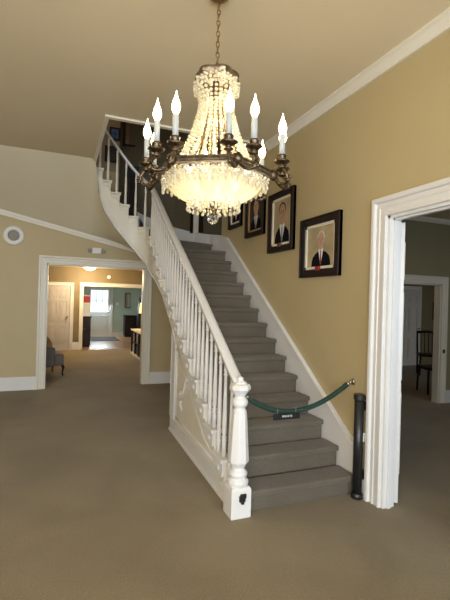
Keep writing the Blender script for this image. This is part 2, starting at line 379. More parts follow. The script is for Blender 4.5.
# dresser, picture, coat
dr = empty('chest_of_drawers', (2.72, 16.82, 0)); tag(dr, 'black chest of drawers against the mint wall right of the far entrance door', 'dresser')
b = B(); box(b, -.24, .24, -.22, .22, .05, .80); box(b, -.26, .26, -.24, .22, .80, .84); box(b, -.22, .22, -.2, .2, 0, .05); obj('body', b, M['dark'], dr, bevel=.004)
for i in range(4):
    b = B(); box(b, -.22, .22, -.235, -.22, .08+i*.18, .24+i*.18); dd = obj('drawer', b, M['dark'], dr, bevel=.004)
    b = B(); ico(b, (0, -.245, .16+i*.18), .014, 2); obj('knob', b, M['brass'], dd, smooth=True)
pf = empty('wall_mirror', (2.63, FY, 1.12)); tag(pf, 'small dark framed mirror hanging on the mint wall above the chest of drawers', 'mirror')
b = B(); box(b, -.11, -.08, -.03, 0, 0, .6); box(b, .08, .11, -.03, 0, 0, .6); box(b, -.11, .11, -.03, 0, 0, .04); box(b, -.11, .11, -.03, 0, .56, .6); obj('frame', b, M['bronze'], pf)
b = B(); box(b, -.08, .08, -.01, -.004, .04, .56); obj('mirror_glass', b, mat('mirror_glass', (.55, .5, .45), .1, metal=1), pf)
ct = empty('hanging_coat', (3.03, 16.2, 0)); tag(ct, 'long black coat on a stand in front of the mint wall at the far right', 'coat')
b = B(); prof = [(.10, .35), (.16, .5), (.15, 1.0), (.13, 1.3), (.10, 1.5), (.04, 1.6)]
lathe(b, prof, 14, fluted=.12); obj('coat', b, M['black'], ct, smooth=True)
b = B(); lathe(b, [(.15, 0), (.15, .03), (.02, .05), (.02, 1.72), (.03, 1.75), (.01, 1.78)], 12); obj('coat_stand', b, M['dark'], ct, smooth=True)
tag(obj('switch_plate', box(B(), 2.17, 2.29, FY-.012, FY, 1.22, 1.34), M['switch'], bevel=.004), 'white switch plate on the mint wall right of the far entrance door', 'light switch')

# console with magazines and lamp in hall
cs = empty('bookcase_console', (2.15, 10.75, 0)); tag(cs, 'low white bookcase with open shelves of dark books seen through the wide opening', 'bookcase')
b = B()
box(b, -.26, .26, -.8, .8, .66, .70); box(b, -.25, .25, -.8, .8, .02, .08)
obj('shelf_frame', b, M['linen'], cs, bevel=.003)
b = B()
for y in (-.8, -.28, .25, .76): box(b, -.25, .25, y, y+.04, .08, .66)
box(b, -.24, .24, -.8, .8, .36, .385); box(b, .22, .25, -.8, .8, .08, .66)
obj('divider', b, M['dark'], cs, bevel=.003)
bkc = [(.02, .02, .03), (.55, .52, .50), (.03, .03, .05), (.35, .33, .3), (.1, .05, .03), (.02, .05, .07)]
bkm = [mat('book_cover_%d' % i, c, .5) for i, c in enumerate(bkc)]
for lvl, z in enumerate((.08, .385)):
    for cell in range(3):
        y0 = -.755+cell*.525; yy = y0
        for j in range(8):
            t = .035+.012*((j*7+cell*3+lvl) % 3); hh = .2+.02*((j*5+cell) % 4)
            if lvl == 0: hh += .0
            b = B(); box(b, 0, .19, 0, t, 0, hh); o = obj('book', b, bkm[(j*3+cell*2+lvl*5) % 6], bevel=.003)
            o.location = (1.93, 10.75+yy, z); yy += t+.004
            tag(o, 'upright book in a row on the %s shelf of the low white bookcase' % ('lower' if lvl == 0 else 'upper'), 'book', 'books on the %s shelf of the bookcase' % ('lower' if lvl == 0 else 'upper'))
lp = empty('table_lamp', (2.13, 11.1, .70)); tag(lp, 'lit table lamp with a warm yellow shade on the low bookcase', 'lamp')
b = B(); lathe(b, [(.06, 0), (.06, .02), (.02, .04), (.04, .15), (.045, .25), (.015, .36), (.01, .48)], 14); obj('lamp_base', b, M['brass'], lp, smooth=True)
b = B(); lathe(b, [(.12, .44), (.09, .71)], 20, cap=False); obj('lamp_shade', b, M['shade'], lp, smooth=True)
pl = bpy.data.lights.new('table_lamp_light', 'POINT'); pl.energy = 10; pl.color = (1, .7, .35); pl.shadow_soft_size = .05
o = bpy.data.objects.new('table_lamp_light', pl); C.objects.link(o); o.location = (2.13, 11.1, 1.5)
# armchair with pillow
ac = empty('armchair', (-.27, 8.85, 0), math.radians(-68)); tag(ac, 'low grey upholstered armchair on dark curved legs just inside the wide opening', 'armchair')
# local frame: +y = front (faces world +x after rotation)
b = B(); box(b, -.27, .27, -.28, .36, .19, .42); obj('seat', b, M['grey'], ac, bevel=.04, seg=4)
b = B(); box(b, -.27, .27, -.38, -.24, .19, .78, Matrix.Rotation(.0, 4, 'X')); obj('backrest', b, M['grey'], ac, bevel=.05, seg=4)
for s in (-1, 1):
    b = B(); box(b, s*.30-.05, s*.30+.05, -.36, .16, .19, .56); obj('armrest', b, M['grey'], ac, bevel=.04, seg=4)
for sx in (-1, 1):
    for sy in (1, -1):
        X, Yy = sx*.25, .33 if sy > 0 else -.32
        b = B(); tube(b, [(X, Yy, .2), (X, Yy+.02*sy, .15), (X, Yy+.01*sy, .08), (X, Yy-.0*sy, .03), (X, Yy+.02*sy, 0)], [.03, .028, .016, .013, .02], 8); obj('leg', b, M['dark'], ac, smooth=True)
b = B(); bmesh.ops.create_uvsphere(b, u_segments=16, v_segments=10, radius=1, matrix=Matrix.Diagonal((.2, .09, .17, 1)))
po = obj('throw_pillow', b, M['gold'], smooth=True); po.location = (-.17, 8.83, .588); po.rotation_euler = (.2, 0, math.radians(-68)); tag(po, 'gold throw pillow on the seat of the grey armchair', 'pillow')
# hall flush ceiling lamp
cl = empty('ceiling_lamp', (.80, 11.9, HZ)); tag(cl, 'round flush ceiling lamp with a lit glass dome beyond the wide opening', 'ceiling lamp')
b = B(); lathe(b, [(.19, 0), (.19, -.02), (.17, -.035)], 24); obj('lamp_rim', b, M['bronze'], cl, smooth=True)
b = B(); lathe(b, [(.17, -.035), (.155, -.07), (.11, -.10), (.05, -.12), (.008, -.125)], 24); obj('glass_dome', b, M['dome'], cl, smooth=True)
sd = B(); lathe(sd, [(.055, 0), (.055, -.02), (.045, -.035)], 20)
for v in sd.verts: v.co = Vector((1.41+v.co.x, HB+v.co.z, 2.13+v.co.y))
tag(obj('smoke_detector', sd, M['white'], smooth=True), 'small round white detector on the ochre wall above the far opening', 'smoke detector')
pl = bpy.data.lights.new('hall_light', 'POINT'); pl.energy = 75; pl.color = (1, .82, .55); pl.shadow_soft_size = .12
o = bpy.data.objects.new('hall_light', pl); C.objects.link(o); o.location = (.80, 11.9, HZ-.3)

# speaker & emergency light on the back wall
sp = empty('wall_speaker', (-.67, BY, 2.49)); tag(sp, 'round white speaker on the wall left of the wide cased opening', 'speaker')
def wallify(bm):
    for v in bm.verts: v.co = Vector((v.co.x, -v.co.z, v.co.y))
    return bm
obj('speaker_ring', wallify(lathe(B(), [(.155, 0), (.155, .012), (.14, .03), (.088, .03), (.085, .02), (.085, .001)], 32)), M['white'], sp, smooth=True)
obj('speaker_grille', wallify(lathe(B(), [(.086, .0), (.086, .02), (.05, .026), (.005, .028)], 32)), M['mesh'], sp, smooth=True)
el = empty('emergency_light', (.61, BY, 2.33)); tag(el, 'small rectangular emergency light on the wall above the wide cased opening', 'emergency light')
b = B(); box(b, -.075, .075, -.05, 0, -.05, .05); obj('housing', b, M['white'], el, bevel=.008)
for s in (-1, 1):
    b = B(); lathe(b, [(.02, 0), (.035, .03), (.035, .055), (.0301, .06)], 16); wallify(b)
    for v in b.verts: v.co.x += s*.11; v.co.y += .0
    box(b, s*.075-.005, s*.11, -.02, -.008, -.006, .006); obj('lamp_head', b, M['mesh'], el, smooth=True)

# ------------------------------------------------------------------ right-hand rooms
RY = 4.93; RZ = 2.92
r = B(); qx0, qx1, qz = 4.70, 5.68, 1.895
box(r, 2.44, qx0, RY, RY+.12, 0, RZ); box(r, qx1, 8.5, RY, RY+.12, 0, RZ); box(r, qx0, qx1, RY, RY+.12, qz, RZ)
box(r, 8.4, 8.5, -1.0, RY, 0, RZ); box(r, 2.44, 8.5, -1.1, -1.0, 0, RZ)
struct('wall_side_room', r, M['olive'])
struct('ceiling_side_room', box(B(), 2.44, 8.5, -1.1, RY+.12, RZ, RZ+.1), M['ceil'])
t = B(); prism(t, [(0, 0), (0, -.07), (.02, -.07), (.05, -.03), (.06, 0)], 2.44, 8.4, lambda u, v, q: (q, RY-u, RZ+v)); struct('trim_8', t, M['cream'])
t = casing(B(), qx0, qx1, qz, .12, RY, 'x', .03); box(t, qx0, qx0+.02, RY, RY+.12, 0, qz); box(t, qx1-.02, qx1, RY, RY+.12, 0, qz); box(t, qx0, qx1, RY, RY+.12, qz-.02, qz)
ico(t, (5.60, RY-.03, 0.87), .0, 1) if False else None
struct('trim_9', t, M['cream'], bevel=.002)
t = B(); box(t, 2.44, qx0-.12, RY-.02, RY, 0, .2); box(t, qx1+.12, 8.4, RY-.02, RY, 0, .2); struct('baseboard_side_room', t, M['trim'])
tag(obj('strike_plate', box(B(), 5.72, 5.755, RY-.034, RY-.022, .80, .86), M['bronze']), 'small dark latch plate on the casing of the far right-hand doorway', 'latch')
# far dim room
r = B(); box(r, 3.8, 10.5, 8.3, 8.4, 0, 2.5); box(r, 3.8, 3.9, RY+.12, 8.3, 0, 2.5); box(r, 10.4, 10.5, RY+.12, 8.3, 0, 2.5)
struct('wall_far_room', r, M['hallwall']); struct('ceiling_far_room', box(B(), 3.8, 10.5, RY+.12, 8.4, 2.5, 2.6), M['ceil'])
struct('floor_far_room', box(B(), 3.8, 10.5, RY+.12, 8.3, -.05, .004), M['carpet'])
panel_door('door_3', 7.85, 8.75, 8.22, 1.95)
fd = B(); casing(fd, 7.85, 8.75, 1.95, .09, 8.3, 'x', .03); struct('trim_10', fd, M['cream'])
pf = empty('framed_picture', (9.42, 8.3, 1.18)); tag(pf, 'small dark framed picture on the wall of the dim far right-hand room', 'picture')
b = B(); box(b, -.16, .16, -.03, 0, 0, .46); obj('frame', b, M['dark'], pf); b = B(); box(b, -.11, .11, -.035, -.03, .06, .4); obj('print', b, M['bgtan'], pf)
def side_chair(loc, rz, label, tall=.95):
    c = empty('dining_chair', loc, rz); tag(c, label, 'chair')
    b = B(); box(b, -.22, .22, -.21, .21, .42, .47); obj('seat', b, M['dark'], c, bevel=.012)
    for sx in (-1, 1):
        for sy in (-1, 1):
            b = B(); tube(b, [(sx*.19, sy*.18, .42), (sx*.2, sy*.19, 0)], [.022, .016], 8); obj('leg', b, M['dark'], c, smooth=True)
    b = B()
    for sx in (-1, 1): tube(b, [(sx*.19, -.19, .42), (sx*.2, -.24, tall)], .018, 8)
    tube(b, [(-.2, -.24, tall-.02), (0, -.255, tall), (.2, -.24, tall-.02)], .03, 8)
    for k in range(4): x = -.12+k*.08; tube(b, [(x, -.2, .47), (x, -.24, tall-.03)], .01, 6)
    obj('backrest', b, M['dark'], c, smooth=True); return c
side_chair((7.75, 7.03, 0.004), 2.5, 'dark dining chair in the dim far room, in front of its white door')
side_chair((6.25, 5.55, 0.004), 1.2, 'dark dining chair in the dim far room, nearest to the doorway')
side_chair((3.02, 3.44, 0), 2.4, 'dark wooden chair behind the open white door leaf, mostly hidden', .62)
# open door leaf
lf = B(); box(lf, -.045, 0, 0, .62, .012, 2.19)
for a, b_, c, d in ((.1, .3, .2, .85), (.34, .53, .2, .85), (.1, .3, .95, 1.65), (.34, .53, .95, 1.65), (.1, .3, 1.75, 2.05), (.34, .53, 1.75, 2.05)):
    for x in (-.051, 0): box(lf, x, x+.006, a, b_, c, d)
rotm = Matrix.Translation((2.492, 2.510, 0)) @ Matrix.Rotation(math.radians(-44.5), 4, 'Z')
for v in lf.verts: v.co = rotm @ v.co
dl = struct('door_4', lf, M['trim'], bevel=.002)
for z in (.25, 1.15, 1.98):
    b = B(); tube(b, [(2.452, 2.53, z), (2.452, 2.53, z+.1)], .009, 8); obj('hinge', b, M['white'], dl, smooth=True)

# ------------------------------------------------------------------ staircase
ST = empty('staircase', (1.25, 2.755, 0)); tag(ST, 'curved white staircase with turned balusters and grey-brown carpeted steps', 'staircase')
ox, oy = 1.25, 2.755
def S(bm):  # into the staircase's local frame
    for v in bm.verts: v.co -= Vector((ox, oy, 0))
    return bm
RS, TR, z1 = .1622, .23, .158
PX, CX, CYc = 1.225, .95, 6.05
L1 = CYc-2.755; RA = PX-CX; L2 = RA*PI/2
def path(s, off=0.0):
    """well-side line; off>0 goes towards the steps. returns (x, y)"""
    if s <= L1: return (PX+off, 2.755+s)
    if s <= L1+L2:
        a = (s-L1)/RA; return (CX+(RA+off)*math.cos(a), CYc+(RA+off)*math.sin(a))
    return (CX-(s-L1-L2), CYc+RA+off)
SW = {k: .23*(k-1) for k in range(1, 16)}
SW.update({16: 3.43, 17: 3.58, 18: 3.725, 19: 3.86, 20: 3.99, 21: 4.11, 22: 4.22, 23: 4.33})
def NZ(k): return z1+RS*(k-1)
def sofz(s):  # nosing line z at s
    ks = sorted(SW)
    if s <= 0: return z1+s/.23*RS
    for k in ks[:-1]:
        if SW[k] <= s <= SW[k+1]: return NZ(k)+RS*(s-SW[k])/(SW[k+1]-SW[k])
    return NZ(23)
def outer(k):
    if k <= 14: return None
    return {15: math.radians(9), 16: math.radians(45), 17: math.radians(68), 18: PI/2}.get(k)
def opt(k, ins=.035):
    if k <= 14: return Vector((WX-ins, 2.755+.23*(k-1), 0))
    a = outer(k)
    if a is not None: return Vector((.95+(1.38-ins)*math.cos(a), 6.05+(1.478-ins)*math.sin(a), 0))
    return Vector(({19: .80, 20: .67, 21: .55, 22: .44, 23: .33}[k], 6.05+1.478-ins, 0))
def oarc(k, ins=.035):
    """outer points between k and k+1, exclusive"""
    if k < 14 or k > 17: return []
    a0 = outer(k) if k > 14 else 0.0; a1 = outer(k+1); n = 5 if k > 14 else 2
    o = [] if k > 14 else [(.95+(1.38-ins)*math.cos(0), 6.05, 0)]
    for i in range(1, n): a = a0+(a1-a0)*i/n; o.append((.95+(1.38-ins)*math.cos(a), 6.05+(1.478-ins)*math.sin(a), 0))
    return o
for k in range(1, 23):
    wi = .055
    w0 = Vector((*path(SW[k], wi), 0)); w1 = Vector((*path(SW[k+1], wi), 0)); o0 = opt(k); o1 = opt(k+1)
    d = (o0-w0).normalized(); nrm = Vector((-d.y, d.x, 0))       # uphill direction
    mid = [Vector((*path(SW[k]+(SW[k+1]-SW[k])*i/4, wi), 0)) for i in (3, 2, 1)] if k > 14 else []
    bm = B(); z = NZ(k)
    # tread slab incl. nosing
    up = Vector((0, 0, 1)); ext = Vector((-(o1-w1).normalized().y, (o1-w1).normalized().x, 0))*.02
    top = [w0, o0]+[Vector(p) for p in oarc(k)]+[o1+ext*0, w1+ext*0]+mid
    T = [bm.verts.new(p+up*z) for p in top]; Bt = [bm.verts.new(p+up*(z-.045)) for p in top]
    bm.faces.new(T); bm.faces.new(Bt[::-1])
    for i in range(len(top)): bm.faces.new([T[i], T[(i+1) % len(top)], Bt[(i+1) % len(top)], Bt[i]])
    # riser block
    rb = [w0+nrm*.028, o0+nrm*.028, o0+nrm*.10, w0+nrm*.10]
    zb = 0 if k == 1 else z-RS-.02
    T = [bm.verts.new(p+up*(z-.04)) for p in rb]; Bt = [bm.verts.new(p+up*zb) for p in rb]
    bm.faces.new(T); bm.faces.new(Bt[::-1])
    for i in range(4): bm.faces.new([T[i], T[(i+1) % 4], Bt[(i+1) % 4], Bt[i]])
    obj('step', S(bm), M['stepcarpet'], ST, bevel=.014, seg=3)

# lower edge of the stringer
BOT = [(-.2, 0), (2.075, 1.375), (2.35, 1.56), (2.745, 1.75), (3.295, 1.955), (3.5, 2.11), (3.68, 2.30), (3.91, 2.56), (4.08, 2.81), (4.16, 3.09), (4.195, 3.45), (4.4, 3.5)]
def botz(s):
    if s < 2.075: return max(0.0, sofz(s)-.25)
    for (a, za), (b, zb) in zip(BOT[1:], BOT[2:]):
        if a <= s <= b: return za+(zb-za)*(s-a)/(b-a)
    return 3.5
st = B()
def seg_quad(bm, sa, sb, ta, tb, ba, bb_, o0, o1):
    v = []
    for s, t_, b_ in ((sa, ta, ba), (sb, tb, bb_)):
        for o in (o0, o1):
            x, y = path(s, o); v += [bm.verts.new((x, y, b_)), bm.verts.new((x, y, t_))]
    for f in ((0,1,3,2),(4,6,7,5),(0,4,5,1),(2,3,7,6),(0,2,6,4),(1,5,7,3)): bm.faces.new([v[i] for i in f])
for k in range(1, 23):
    n = 3 if k < 14 else 4
    for i in range(n):
        sa = SW[k]+(SW[k+1]-SW[k])*i/n; sb = SW[k]+(SW[k+1]-SW[k])*(i+1)/n
        if k == 1 and i == 0: sa += .02
        t = NZ(k)-.02
        ba, bb2 = botz(sa+1e-4), botz(sb-1e-4)
        if ba > t-.01 and bb2 > t-.01: continue
        seg_quad(st, sa, sb, t, t, min(ba, t-.01), min(bb2, t-.01), 0, .055)
bmesh.ops.remove_doubles(st, verts=st.verts, dist=.0005)
obj('stringer', S(st), M['cream'], ST)
# bead along the lower edge
bd = B(); pts = []
for i in range(60):
    s = 2.0+(4.17-2.0)*i/59; x, y = path(s, -.006); pts.append((x, y, botz(s)+.012))
tube(bd, pts, .011, 6); obj('edge_bead', S(bd), M['trim'], ST, smooth=True)
bd = B(); pts = []
for i in range(60):
    s = 2.0+(4.1-2.0)*i/59; x, y = path(s, -.003); pts.append((x, y, botz(s)+.065+.0*s))
tube(bd, pts, .006, 6); obj('edge_bead', S(bd), M['trim'], ST, smooth=True)
# enclosed base panel below the stringer
def pxn(y): return 1.245+.045*(y-2.9)/1.93
pn = B(); YE = 4.84
outl = [(2.86, 0.0), (YE, 0.0), (YE, 1.22), (YE-.1, 1.17)]
y = YE-.1
while y > 2.9: outl.append((y, max(.03, botz(y-2.755)+.02))); y -= .2
prism(pn, outl, 0, .04, lambda u, v, t: (pxn(u)+t, u, v))
box(pn, pxn(YE), 2.3, YE-.04, YE, 0, 1.3)
obj('base_panel', S(pn), M['cream'], ST)
# stile, rail and mouldings
mo = B()
def onp(y, z, t=0): return Vector((pxn(y)-t, y, z))
def band(bm, pts, t):
    va = [bm.verts.new(onp(y, z, t)) for y, z in pts]; vb = [bm.verts.new(onp(y, z, 0)) for y, z in pts]
    bm.faces.new(va); bm.faces.new(vb[::-1]); n = len(pts)
    for i in range(n): bm.faces.new([va[i], va[(i+1) % n], vb[(i+1) % n], vb[i]])
band(mo, [(2.86, 0), (YE, 0), (YE, .17), (3.05, .17)], .016)
band(mo, [(YE-.17, .17), (YE, .17), (YE, 1.2), (YE-.17, 1.02)], .016)
band(mo, [(2.86, 0), (YE+.01, 0), (YE+.01, .03), (2.86, .03)], .026)
obj('rail_and_stile', S(mo), M['trim'], ST, bevel=.003)
ml = B()
a, b_, c = onp(3.18, .21, .004), onp(YE-.22, .21, .004), onp(YE-.22, .98, .004)
a2 = onp(3.18, .215, .004)
tube(ml, [a, b_], .009, 6); tube(ml, [b_, c], .009, 6); tube(ml, [c, onp(3.55, .30, .004), a2], .009, 6)
tube(ml, [onp(YE-.0, .175, .012), onp(YE-.0, 1.18, .012)], .010, 6)
obj('panel_moulding', S(ml), M['trim'], ST, smooth=True)
# carved scroll ornament on the panel
orn = B()
def scroll(bm, P, base, s, r=.010):
    def q(u, v): y, z = base; return P(y+u*s, z+v*s)
    tube(bm, [q(u.x, u.y) for u in bez((-1, 1.0, 0), (-.6, .9, 0), (-.5, .1, 0), (.1, -.1, 0), 8)], [r*(.5+.5*math.sin(PI*(i+.5)/9.5)) for i in range(9)], 6)
    for cx, cy, R, sg in ((.1, .05, .16, 1), (-.85, .85, .12, -1)):
        tube(bm, [q(cx+R*(1-i/16)*math.cos(sg*i*.6-1.5), cy+R*(1-i/16)*math.sin(sg*i*.6-1.5)) for i in range(14)], r*.7, 6)
scroll(orn, lambda y, z: onp(y, z, .008), (4.38, .50), .26, .014)
tube(orn, [onp(4.38+.03*math.sin(i), .44-.02*i, .008) for i in range(6)], [.014, .012, .012, .01, .008, .004], 6)
obj('carved_ornament', S(orn), M['trim'], ST, smooth=True)

# tread ends (white return nosings) and scroll brackets
for k in range(1, 22):
    s0, s1 = SW[k], SW[k+1]; z = NZ(k)
    bm = B(); n = 2 if k < 14 else 4
    e = .012
    for i in range(n):
        a = s0-(.015 if i == 0 else 0)+(s1-s0)*i/n; b2 = s0+(s1-s0)*(i+1)/n
        if k == 1 and i == 0: continue
        seg_quad(bm, a, b2, z+.003, z+.003, z-.025, z-.025, -.035, .075)
        seg_quad(bm, a+.004, b2, z-.025, z-.025, z-.04, z-.04, -.022, .0)
    if len(bm.verts): obj('tread_end', S(bm), M['trim'] if k < 14 else M['cream'], ST, bevel=.004)
    if k > 1:
        bm = B(); Lb = s1-s0
        out = [(0, -.04), (Lb*.98, -.04)]
        for i in range(9):
            t = i/8; out.append((Lb*(.98-.75*t), -.05-.075*t-.022*math.sin(t*PI*2)))
        out.append((Lb*.05, -.135))
        vv = [(path(s0+u, -.016), path(s0+u, 0.002), z+v) for u, v in out]
        fa = [bm.verts.new((p[0][0], p[0][1], p[2])) for p in vv]; fb = [bm.verts.new((p[1][0], p[1][1], p[2])) for p in vv]
        bm.faces.new(fa); bm.faces.new(fb[::-1]); n = len(vv)
        for i in range(n): bm.faces.new([fa[i], fa[(i+1) % n], fb[(i+1) % n], fb[i]])
        tube(bm, [(*path(s0+Lb*.35+.03*math.cos(i*.7)*(1-i/12), -.018), z-.085+.028*math.sin(i*.7)*(1-i/12)) for i in range(11)], .005, 5)
        obj('bracket', S(bm), M['trim'] if k < 14 else M['cream'], ST)

# balusters
def railoff(s):  # top of handrail above nosing line
    pts = [(-.2, .775), (.6, .76), (1.4, .745), (2.3, .70), (3.1, .675), (3.5, .635), (4.6, .61)]
    for (a, za), (b, zb) in zip(pts, pts[1:]):
        if s <= b: return za+(zb-za)*(s-a)/(b-a)
    return .61
def baluster(s, z, top, upper):
    bm = B(); x, y = path(s, .022); hh = top-z
    q = .0195 if not upper else .019
    prof = [(q, 0), (q, .11), (q*.8, .118), (q*1.25, .128), (q*.75, .14), (q*1.2, .152), (q*.75, .165), (q*.9, .19), (q*1.05, .26), (q*.95, .32), (q*.62, hh-.17), (q*.6, hh-.13), (q*1.05, hh-.12), (q*.6, hh-.108), (q*.9, hh-.09), (q*.75, hh-.07), (q*.75, hh)]
    lathe(bm, prof, 10, (x, y, z)); obj('baluster', S(bm), M['trim'] if not upper else M['cream'], ST, smooth=True)
for k in range(1, 22):
    fr = (.30, .80) if k < 15 else (.35,)
    if k == 1: fr = (.72,)
    for f in fr:
        s = SW[k]+(SW[k+1]-SW[k])*f
        baluster(s, NZ(k), sofz(s)+railoff(s)-.05, k >= 15)
# handrail
hr = B(); rings = []; NS = 90
cs_ = [(-.034, -.05), (.034, -.05), (.034, -.035), (.042, -.022), (.038, -.006), (.02, .002), (0, .004), (-.02, .002), (-.038, -.006), (-.042, -.022), (-.034, -.035)]
for i in range(NS+1):
    s = .03+(4.5-.03)*i/NS; zc = sofz(s)+railoff(s)
    # smooth the corner at winders
    ss = [sofz(max(0, s+d))+railoff(max(0, s+d)) for d in (-.12, -.06, 0, .06, .12)]; zc = sum(ss)/5
    rings.append([hr.verts.new((*path(s, .022+o), zc+v)) for o, v in cs_])
nn = len(cs_)
for i in range(NS):
    for j in range(nn): hr.faces.new([rings[i][j], rings[i][(j+1) % nn], rings[i+1][(j+1) % nn], rings[i+1][j]])
hr.faces.new(rings[0]); hr.faces.new(rings[-1][::-1])
obj('handrail', S(hr), M['trim'], ST, smooth=True)
# newel post
nw = B(); ncx, ncy = 1.252, 2.785
box(nw, ncx-.077, ncx+.077, ncy-.077, ncy+.077, 0, .20)
prism(nw, [(-.077, -.077), (.077, -.077), (.077, .077), (-.077, .077)], 0, 1, lambda u, v, t: (ncx+u*(1-.12*t), ncy+v*(1-.12*t), .20+.018*t))
lathe(nw, [(.070, .21), (.078, .235), (.078, .25), (.06, .27), (.062, .285), (.070, .295), (.068, .31), (.05, .33), (.046, .345), (.058, .355)], 20, (ncx, ncy, 0))
lathe(nw, [(.050, .35), (.078, .385), (.078, .40), (.058, .70), (.052, .745), (.035, .755)], 8, (ncx, ncy, 0), PI/8)
lathe(nw, [(.05, .735), (.052, .75), (.042, .765), (.04, .775), (.056, .795), (.060, .815), (.056, .83), (.04, .85), (.038, .86), (.05, .868)], 20, (ncx, ncy, 0))
lathe(nw, [(.04, .86), (.07, .90), (.078, .905), (.078, .93), (.065, .945), (.04, .952)], 8, (ncx, ncy, 0), PI/8)
np_ = obj('newel_post', S(nw), M['trim'], ST, bevel=.004)
f = B(); lathe(f, [(.045, .945), (.05, .955), (.03, .965), (.022, .975), (.024, .985), (.012, .997), (.002, 1.0)], 16, (ncx, ncy, 0)); obj('finial', S(f), M['trim'], np_, smooth=True)
lt = B(); box(lt, ncx-.02, ncx+.025, ncy-.095, ncy-.077, .125, .165); box(lt, ncx-.012, ncx+.033, ncy-.092, ncy-.077, .15, .178); box(lt, ncx-.008, ncx+.014, ncy-.10, ncy-.08, .11, .135)
tag(obj('gate_latch', lt, M['black'], bevel=.003), 'small black plastic gate catch screwed to the base of the white newel post', 'gate catch')
# skirt board on the wall
sk = B()
def skz(y): return .405+.7055*(y-2.83)
SKT = [(math.radians(a), z) for a, z in ((0, 2.54), (13, 2.59), (29, 2.66), (40, 2.73), (51, 2.80), (70, 2.98), (90, 3.20))]
tops = []; 
yv = [2.76+i*.2 for i in range(0, 15)]+[5.74]
for y in yv: tops.append((WX, y, skz(y) if y > 2.8 else .36, Vector((-1, 0, 0))))
tops.append((WX, 5.90, 2.50, Vector((-1, 0, 0))))
for a, z in SKT:
    x, y = wallpt(a); tops.append((x, y, z, Vector((-math.cos(a), -math.sin(a), 0))))
for x, z in ((.7, 3.45), (.45, 3.75)): tops.append((x, BY, z, Vector((0, -1, 0))))
def skirt(bm, t, dz0, dz1, absz=False):
    R = []
    for x, y, z, nv in tops:
        p = Vector((x, y, 0)); q = p+nv*t
        zb = max(0, z-.62) if dz0 is None else z+dz0
        R.append([bm.verts.new(p+Vector((0, 0, zb))), bm.verts.new(q+Vector((0, 0, zb))), bm.verts.new(q+Vector((0, 0, z+dz1))), bm.verts.new(p+Vector((0, 0, z+dz1)))])
    for i in range(len(R)-1):
        for j in range(4): bm.faces.new([R[i][j], R[i][(j+1) % 4], R[i+1][(j+1) % 4], R[i+1][j]])
    bm.faces.new(R[0]); bm.faces.new(R[-1][::-1])
skirt(sk, .034, None, 0); obj('skirt_board', S(sk), M['trim'], ST)
sk = B(); skirt(sk, .046, -.025, .006); obj('skirt_cap', S(sk), M['trim'], ST, bevel=.003)
# plaster closing the underside of the flight, built of carriage boards
un = B()
prism(un, [(4.80, 1.20), (6.05, 2.16), (6.05, 1.99), (4.80, 1.1)], 1.29, 2.29, lambda u, v, t: (t, u, v)); obj('underside', S(un), M['soffit'], ST)

# ------------------------------------------------------------------ rope barrier, sign, gate
rp = empty('barrier_rope', (WX, 2.865, .89)); tag(rp, 'green velvet rope strung from a wall hook to the white newel post', 'rope')
P = []
A0, A1 = Vector((1.315, 2.80, .84)), Vector((2.26, 2.865, .875))
for i in range(25):
    t = i/24; p = A0.lerp(A1, t); p.z = A0.z+(A1.z-A0.z)*t-.155*4*t*(1-t)*(1-.25*(t-.5)); P.append(p)
bm = B(); tube(bm, P, [.0195]*25, 12)
for v in bm.verts: v.co -= Vector((WX, 2.865, .89))
obj('rope', bm, M['green'], rp, smooth=True)
bm = B(); tube(bm, [A1, Vector((2.29, 2.865, .885))], [.017, .012], 10); tube(bm, [Vector((2.285, 2.865, .882)), Vector((2.31, 2.865, .905)), Vector((2.322, 2.865, .895))], .006, 8); box(bm, 2.318, 2.33, 2.85, 2.88, .87, .92)
for v in bm.verts: v.co -= Vector((WX, 2.865, .89))
obj('wall_hook', bm, M['chrome'], rp, smooth=True)
bm = B(); tube(bm, [A0+Vector((-.01, 0, .01)), A0+Vector((.03, 0, -.012))], [.012, .018], 10)
for v in bm.verts: v.co -= Vector((WX, 2.865, .89))
obj('end_cap', bm, M['chrome'], rp, smooth=True)
sg = empty('hanging_sign', (1.655, 2.80, .675)); tag(sg, 'small black sign with white lettering hanging under the green rope', 'sign')
b = B(); box(b, -.115, .115, -.006, .006, -.024, .024); obj('plate', b, M['black'], sg, bevel=.003)
fc = bpy.data.curves.new('sign_text', 'FONT'); fc.body = 'PRIVATE'; fc.size = .024; fc.align_x = 'CENTER'; fc.align_y = 'CENTER'; fc.extrude = .0006
tmp_ = bpy.data.objects.new('lettering_curve', fc); C.objects.link(tmp_); bpy.context.view_layer.update(); tme = bpy.data.meshes.new_from_object(tmp_.evaluated_get(bpy.context.evaluated_depsgraph_get())); bpy.data.objects.remove(tmp_)
ft = bpy.data.objects.new('lettering', tme); C.objects.link(ft); ft.parent = sg; ft.location = (0, -.0075, 0); ft.rotation_euler = (PI/2, 0, 0); tme.materials.clear(); tme.materials.append(M['white'])
b = B()
for s in (-.08, .08): tube(b, [(s, 0, .022), (s, .0, .045), (s, .0, .062)], .002, 6)
obj('hanger', b, M['chrome'], sg)
sg.rotation_euler = (0, 0, .0)
gt = empty('gate_roll', (2.262, 2.708, 0)); tag(gt, 'black rolled-up retractable gate standing between the bottom step and the right door casing', 'gate')
b = B(); lathe(b, [(.037, .03), (.037, .79)], 20); obj('rolled_gate', b, M['black'], gt, smooth=True)
b = B(); lathe(b, [(.042, 0), (.044, .004), (.044, .04), (.037, .045)], 20); obj('bottom_cap', b, M['black'], gt, smooth=True)
b = B(); lathe(b, [(.041, .785), (.044, .79), (.044, .822), (.04, .828)], 20); box(b, 0, .06, -.02, .02, .785, .81); obj('top_cap', b, M['black'], gt)
